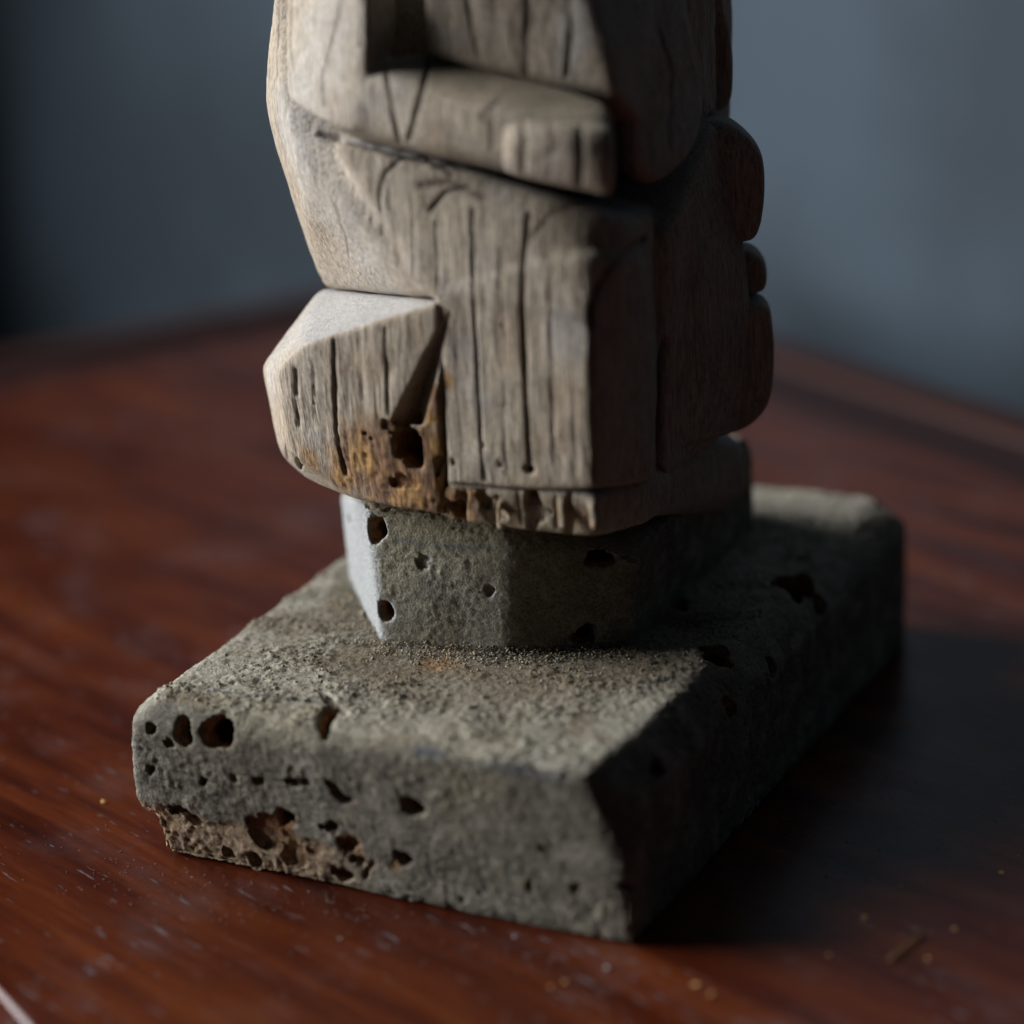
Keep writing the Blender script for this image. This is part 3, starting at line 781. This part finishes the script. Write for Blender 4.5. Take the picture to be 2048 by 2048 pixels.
def plin_extra(v, n, c, disp):
    edge = sst(6.0, 1.0, v[:, 0]+64)*sst(12, 4, v[:, 1])*sst(6.8, 5.6, v[:, 2])     # raw broken lower corner
    r = sst(.1, .5, edge+.35*fbm(v*1.6, 131, 3)-.25)
    c = c+(np.array([.56, .31, .14])*(.7+.5*sst(-.4, .4, fbm(v*2.2, 132, 2)))[:, None]-c)*(r*.75)[:, None]
    disp = disp+r*.5*fbm(v*1.8, 133, 2)
    # eaten lower band of the front face: paler, crumbly
    band = sst(7.2, 6.0, v[:, 2]+.05*(v[:, 0]+60)+.5*fbm(v/3, 135, 2))*sst(-30, -42, v[:, 0])*sst(3.0, 1.5, v[:, 1])
    c = c+(np.array([.37, .265, .165])*(.8+.5*sst(-.4, .4, fbm(v*1.3, 138, 3)))[:, None]-c)*(band*.75)[:, None]
    disp = disp-band*.3+band*.22*fbm(v*1.6, 136, 3)
    crack = 1-sst(.0, .10, np.abs(fbm(v*np.array([.25, .25, .9]), 137, 2)+.15))
    disp = disp-.12*crack*(1-sst(.6, .9, n[:, 2]))
    return c, disp
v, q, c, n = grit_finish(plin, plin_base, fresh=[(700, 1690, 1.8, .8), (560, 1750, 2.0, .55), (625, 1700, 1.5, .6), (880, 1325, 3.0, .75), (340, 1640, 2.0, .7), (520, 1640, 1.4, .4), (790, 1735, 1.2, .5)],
                         browns=[(720, 1330, 7, .5), (960, 1350, 7, .8), (1060, 1370, 8, .9), (1170, 1350, 8, .9), (850, 1400, 6, .45), (1270, 1320, 9, .9), (1380, 1240, 8, .8), (600, 1260, 8, .45), (480, 1560, 4, .35)],  # brown dust, deepened before the pedestal to paint in the figure's soft shadow
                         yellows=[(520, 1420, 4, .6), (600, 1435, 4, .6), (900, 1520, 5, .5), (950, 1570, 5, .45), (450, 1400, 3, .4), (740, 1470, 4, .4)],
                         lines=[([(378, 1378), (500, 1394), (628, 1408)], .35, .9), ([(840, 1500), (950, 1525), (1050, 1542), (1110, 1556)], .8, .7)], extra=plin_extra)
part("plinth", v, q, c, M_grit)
PV, PN = v, n
print("plinth", len(v), time.time()-T0)

# ---- loose dust lying on the plinth and pedestal ledges: far too many grains to count
pick = np.nonzero((PN[:, 2] > .8) & (PV[:, 2] > 18))[0]
cl = fbm(PV[pick]/4.5, 107, 3)+.25*fbm(PV[pick]/9, 141, 2)
pr_ = sst(-.35, .5, cl)+.05
pick = pick[rng.random(len(pick)) < .30*pr_/pr_.max()]
oct_v = np.array([(1, 0, 0), (-1, 0, 0), (0, 1, 0), (0, -1, 0), (0, 0, 1), (0, 0, -1)], float)
oct_f = np.array([(0, 2, 4), (2, 1, 4), (1, 3, 4), (3, 0, 4), (2, 0, 5), (1, 2, 5), (3, 1, 5), (0, 3, 5)], np.int32)
def grains(pos, rmin, rmax, tone, spread):
    nG = len(pos)
    r = rmin+(rmax-rmin)*rng.random(nG)**2.5
    sc = r[:, None, None]*(.55+.9*rng.random((nG, 6, 1)))*oct_v[None]
    a = rng.random(nG)*6.28; ca, sa = np.cos(a)[:, None], np.sin(a)[:, None]
    sx, sy_ = sc[..., 0]*ca-sc[..., 1]*sa, sc[..., 0]*sa+sc[..., 1]*ca
    vv = np.stack([sx, sy_, sc[..., 2]*.8], -1)+(pos+rng.normal(0, .1, pos.shape)*np.array([1, 1, 0]))[:, None]+np.array([0, 0, .04])
    ff = (oct_f[None]+6*np.arange(nG)[:, None, None]).reshape(-1, 3)
    t = tone[rng.integers(0, len(tone), nG)]*(1+spread*(rng.random((nG, 1))-.5))
    return vv.reshape(-1, 3), ff.astype(np.int32), np.repeat(t, 6, 0)
tones = np.array([(.36, .34, .28), (.30, .255, .18), (.43, .42, .38), (.24, .195, .12), (.40, .32, .20)])
bank = []
for a_, b_, out in ((pf, pr, np.array([.05, -1, 0])), (pf, pl, -nL if nL[1] > 0 else nL), (pr, np.array([-14.5, 34, 20.6]), np.array([.53, -.85, 0]))):
    n_ = 900
    t_ = rng.random((n_, 1)); off = np.abs(rng.normal(0, 2.3, (n_, 1)))
    hgt = np.maximum(0, .9-off*.5)*rng.random((n_, 1))*(.4+.8*sst(-.3, .4, fbm((a_+(b_-a_)*t_)*.35, 151, 2))[:, None])
    bank.append(a_*(1-t_)+b_*t_+out*off+Z*(hgt+.25))
gv, gf, gc = grains(np.concatenate([PV[pick]]+bank), .07, .26, tones, .5)
o = make_obj("loose_dust", gv-OFF, gf, gc, M_grit, statue, smooth=False); tag(o, kind="stuff")
print("grains", len(pick), time.time()-T0)

fv, ff, fc = [], [], []
near_ped = PV[pick][(PV[pick][:, 0] > -66) & (PV[pick][:, 1] < 60)]
d_ped = np.abs(np.minimum(near_ped[:, 1]-24, 0))
near_ped = near_ped[rng.random(len(near_ped)) < np.exp(-(d_ped/6)**2)*.9+.1]
for p in near_ped[rng.integers(0, len(near_ped), 260)]:
    L = rng.uniform(.5, 2.2); a = rng.uniform(0, 6.28); bend = rng.uniform(-2.2, 2.2); q0 = p+Z*rng.uniform(.1, .3)
    w_ = rng.uniform(.022, .045); b0 = len(fv)
    for i in range(6):
        t = i/5; an = a+bend*t
        dirv = np.array([math.cos(an), math.sin(an), .35*math.sin(3.1*t)-.05]); sd = np.array([-math.sin(an), math.cos(an), 0])
        if i: q0 = q0+dirv*L/5
        for s_ in (sd, -sd*.5+Z*.87, -sd*.5-Z*.87): fv.append(q0+s_*w_)
        fc += [(.40, .38, .33)]*3
    for i in range(5):
        for k_ in range(3): ff.append((b0+3*i+k_, b0+3*i+(k_+1) % 3, b0+3*i+3+(k_+1) % 3, b0+3*i+3+k_))
o = make_obj("dust_fibres", np.array(fv)-OFF, np.array(ff, np.int32), np.array(fc), M_grit, statue); tag(o, kind="stuff")

# ------------------------------------------------------------------ small things on the table and the plinth
M_crumb = flat_mat("pale_wood_crumb", (.68, .40, .16), .9, .2)
M_crumb2 = flat_mat("grey_crumb", (.45, .42, .40), .9, .2)
def crumb_mesh(seed, mat):
    r = np.random.default_rng(seed)
    bm = bmesh.new(); bmesh.ops.create_icosphere(bm, subdivisions=1, radius=1.0)
    for w in bm.verts: w.co = w.co*float(r.uniform(.45, 1.3)); w.co.z *= .6; w.co.x *= 1.35
    me = bpy.data.meshes.new("crumb"); bm.to_mesh(me); bm.free(); me.materials.append(mat); return me
def crumb(px, py, rpx, mat, label, group, i):
    p = PZ(px, py, 0); ppu = F_PX/((p-CAM)@FW); r = rpx*.9/ppu
    o = bpy.data.objects.new("wood_crumb", crumb_mesh(i, mat)); col.objects.link(o)
    o.scale = (r*S,)*3; o.location = Vector((p+Z*r*.55)*S); o.rotation_euler = (0, 0, i*1.7)
    tag(o, label, "crumb", group)
CR = [(1390, 1973, 7, 0), (1422, 1991, 7, 0), (1653, 1752, 4, 0), (1801, 1774, 4, 0), (1728, 1837, 6, 0), (1659, 1913, 5, 0), (1856, 1919, 5, 0), (1909, 1859, 4, 0), (1516, 1814, 5, 0), (2003, 1747, 4, 0), (1734, 1761, 3, 0),
      (206, 1606, 6, 0), (1104, 1977, 6, 0), (1131, 1966, 5, 0), (1214, 1938, 6, 1), (1028, 1876, 4, 1), (1562, 1840, 3, 1), (680, 1880, 5, 1)]
labels = ["larger pale crumb on the table below the dark side of the plinth", "second pale crumb lying just right of the larger pale crumb",
          "small ochre crumb in the shadow right of the plinth, leftmost of the upper row", "orange crumb in the shadow on the table, middle of the upper row",
          "round ochre crumb in the middle of the shaded table right of the plinth", "dull ochre crumb between the plinth corner and the thin straw", "dull crumb lying just right of the thin straw on the table",
          "orange crumb above and right of the thin straw on the dark table", "small orange flake crumb close beside the dark side of the plinth", "tiny ochre crumb farthest right on the shaded table",
          "tiny brown crumb next to the orange crumb in the upper row", "pale yellow crumb alone on the red table left of the broken plinth corner", "pale crumb in front of the plinth near its front right corner",
          "reddish crumb touching the pale crumb in front of the plinth", "grey white crumb on the table just below the plinth's front right corner", "grey speck of wood close under the plinth's front lower edge",
          "grey speck in the deep shadow right of the plinth", "faint grey speck on the table in front of the plinth's middle"]
for i, ((px, py, r, k_), lb) in enumerate(zip(CR, labels)):
    crumb(px, py, r, (M_crumb, M_crumb2)[k_], lb, "crumbs of wood fallen on the table", i)

# fine specks strewn over the varnish
m_ = 2200
xy = np.stack([rng.uniform(-150, 70, m_), rng.uniform(-36, 60, m_), np.zeros(m_)], 1)
hf = m_//2                                   # half of it has fallen close to the plinth
xy[:hf, 0] = rng.uniform(-68, 2, hf); xy[:hf, 1] = -1-np.abs(rng.normal(0, 7, hf))
qt = hf//3; xy[:qt, 0] = 3+np.abs(rng.normal(0, 9, qt)); xy[:qt, 1] = rng.uniform(0, 70, qt)
ins = ~((xy[:, 0] > -66) & (xy[:, 0] < 2) & (xy[:, 1] > -2) & (xy[:, 1] < 100)) & ((xy-TC)@DL > -near+2)
xy = xy[ins]
gv, gf, gc = grains(xy+Z*.02, .025, .12, np.array([(.35, .30, .26), (.3, .2, .12), (.4, .4, .4)]), .5)
tag(make_obj("table_dust", gv, gf, gc, M_grit, None, smooth=False), kind="stuff")

def tube(name, pts, r, mat, seg=6, parent=None):
    pts = np.array(pts); v = []; f = []
    for i, p in enumerate(pts):
        t = pts[min(i+1, len(pts)-1)]-pts[max(i-1, 0)]; t /= np.linalg.norm(t)+1e-9
        a = np.cross(t, [0.3, 0.2, 1.0]); a /= np.linalg.norm(a); b = np.cross(t, a)
        for k_ in range(seg):
            w = 2*math.pi*k_/seg; v.append(p+r*(a*math.cos(w)+b*math.sin(w)))
    for i in range(len(pts)-1):
        for k_ in range(seg):
            f.append((i*seg+k_, i*seg+(k_+1) % seg, (i+1)*seg+(k_+1) % seg, (i+1)*seg+k_))
    f += [tuple(range(seg-1, -1, -1)), tuple(range((len(pts)-1)*seg, len(pts)*seg))]
    return simple(name, v, f, mat, parent, True)
M_straw = flat_mat("dry_straw", (.30, .22, .09), .8, .2)
a, b = PZ(1780, 1919, .3), PZ(1846, 1868, .3)
tag(tube("straw", [a+(b-a)*t+Z*.15*math.sin(3.1*t) for t in np.linspace(0, 1, 8)], .16, M_straw), "thin dry straw lying on the shaded table right of the plinth", "straw")
M_thread = flat_mat("pale_fibre", (.55, .55, .52), .9, .2)
def smooth_path(px, z0, hs):
    p = [PZ(x, y, z0)+Z*h for (x, y), h in zip(px, hs)]
    out = []
    for i in range(len(p)-1):
        p0, p1, p2, p3 = p[max(i-1, 0)], p[i], p[i+1], p[min(i+2, len(p)-1)]
        for t in np.linspace(0, 1, 6, endpoint=False):
            out.append(.5*(2*p1+(p2-p0)*t+(2*p0-5*p1+4*p2-p3)*t*t+(3*p1-p0-3*p2+p3)*t**3))
    return out+[p[-1]]
tag(tube("fibre", smooth_path([(1022, 1278), (1035, 1288), (1052, 1280), (1062, 1268), (1068, 1272), (1078, 1290), (1066, 1298), (1045, 1306)], H, [.9, .7, .9, 1.4, 1.6, 1.1, .8, .7]), .085, M_thread),
    "fine curled pale fibre lying on the dust at the pedestal's foot", "fibre")
print("done", time.time()-T0)
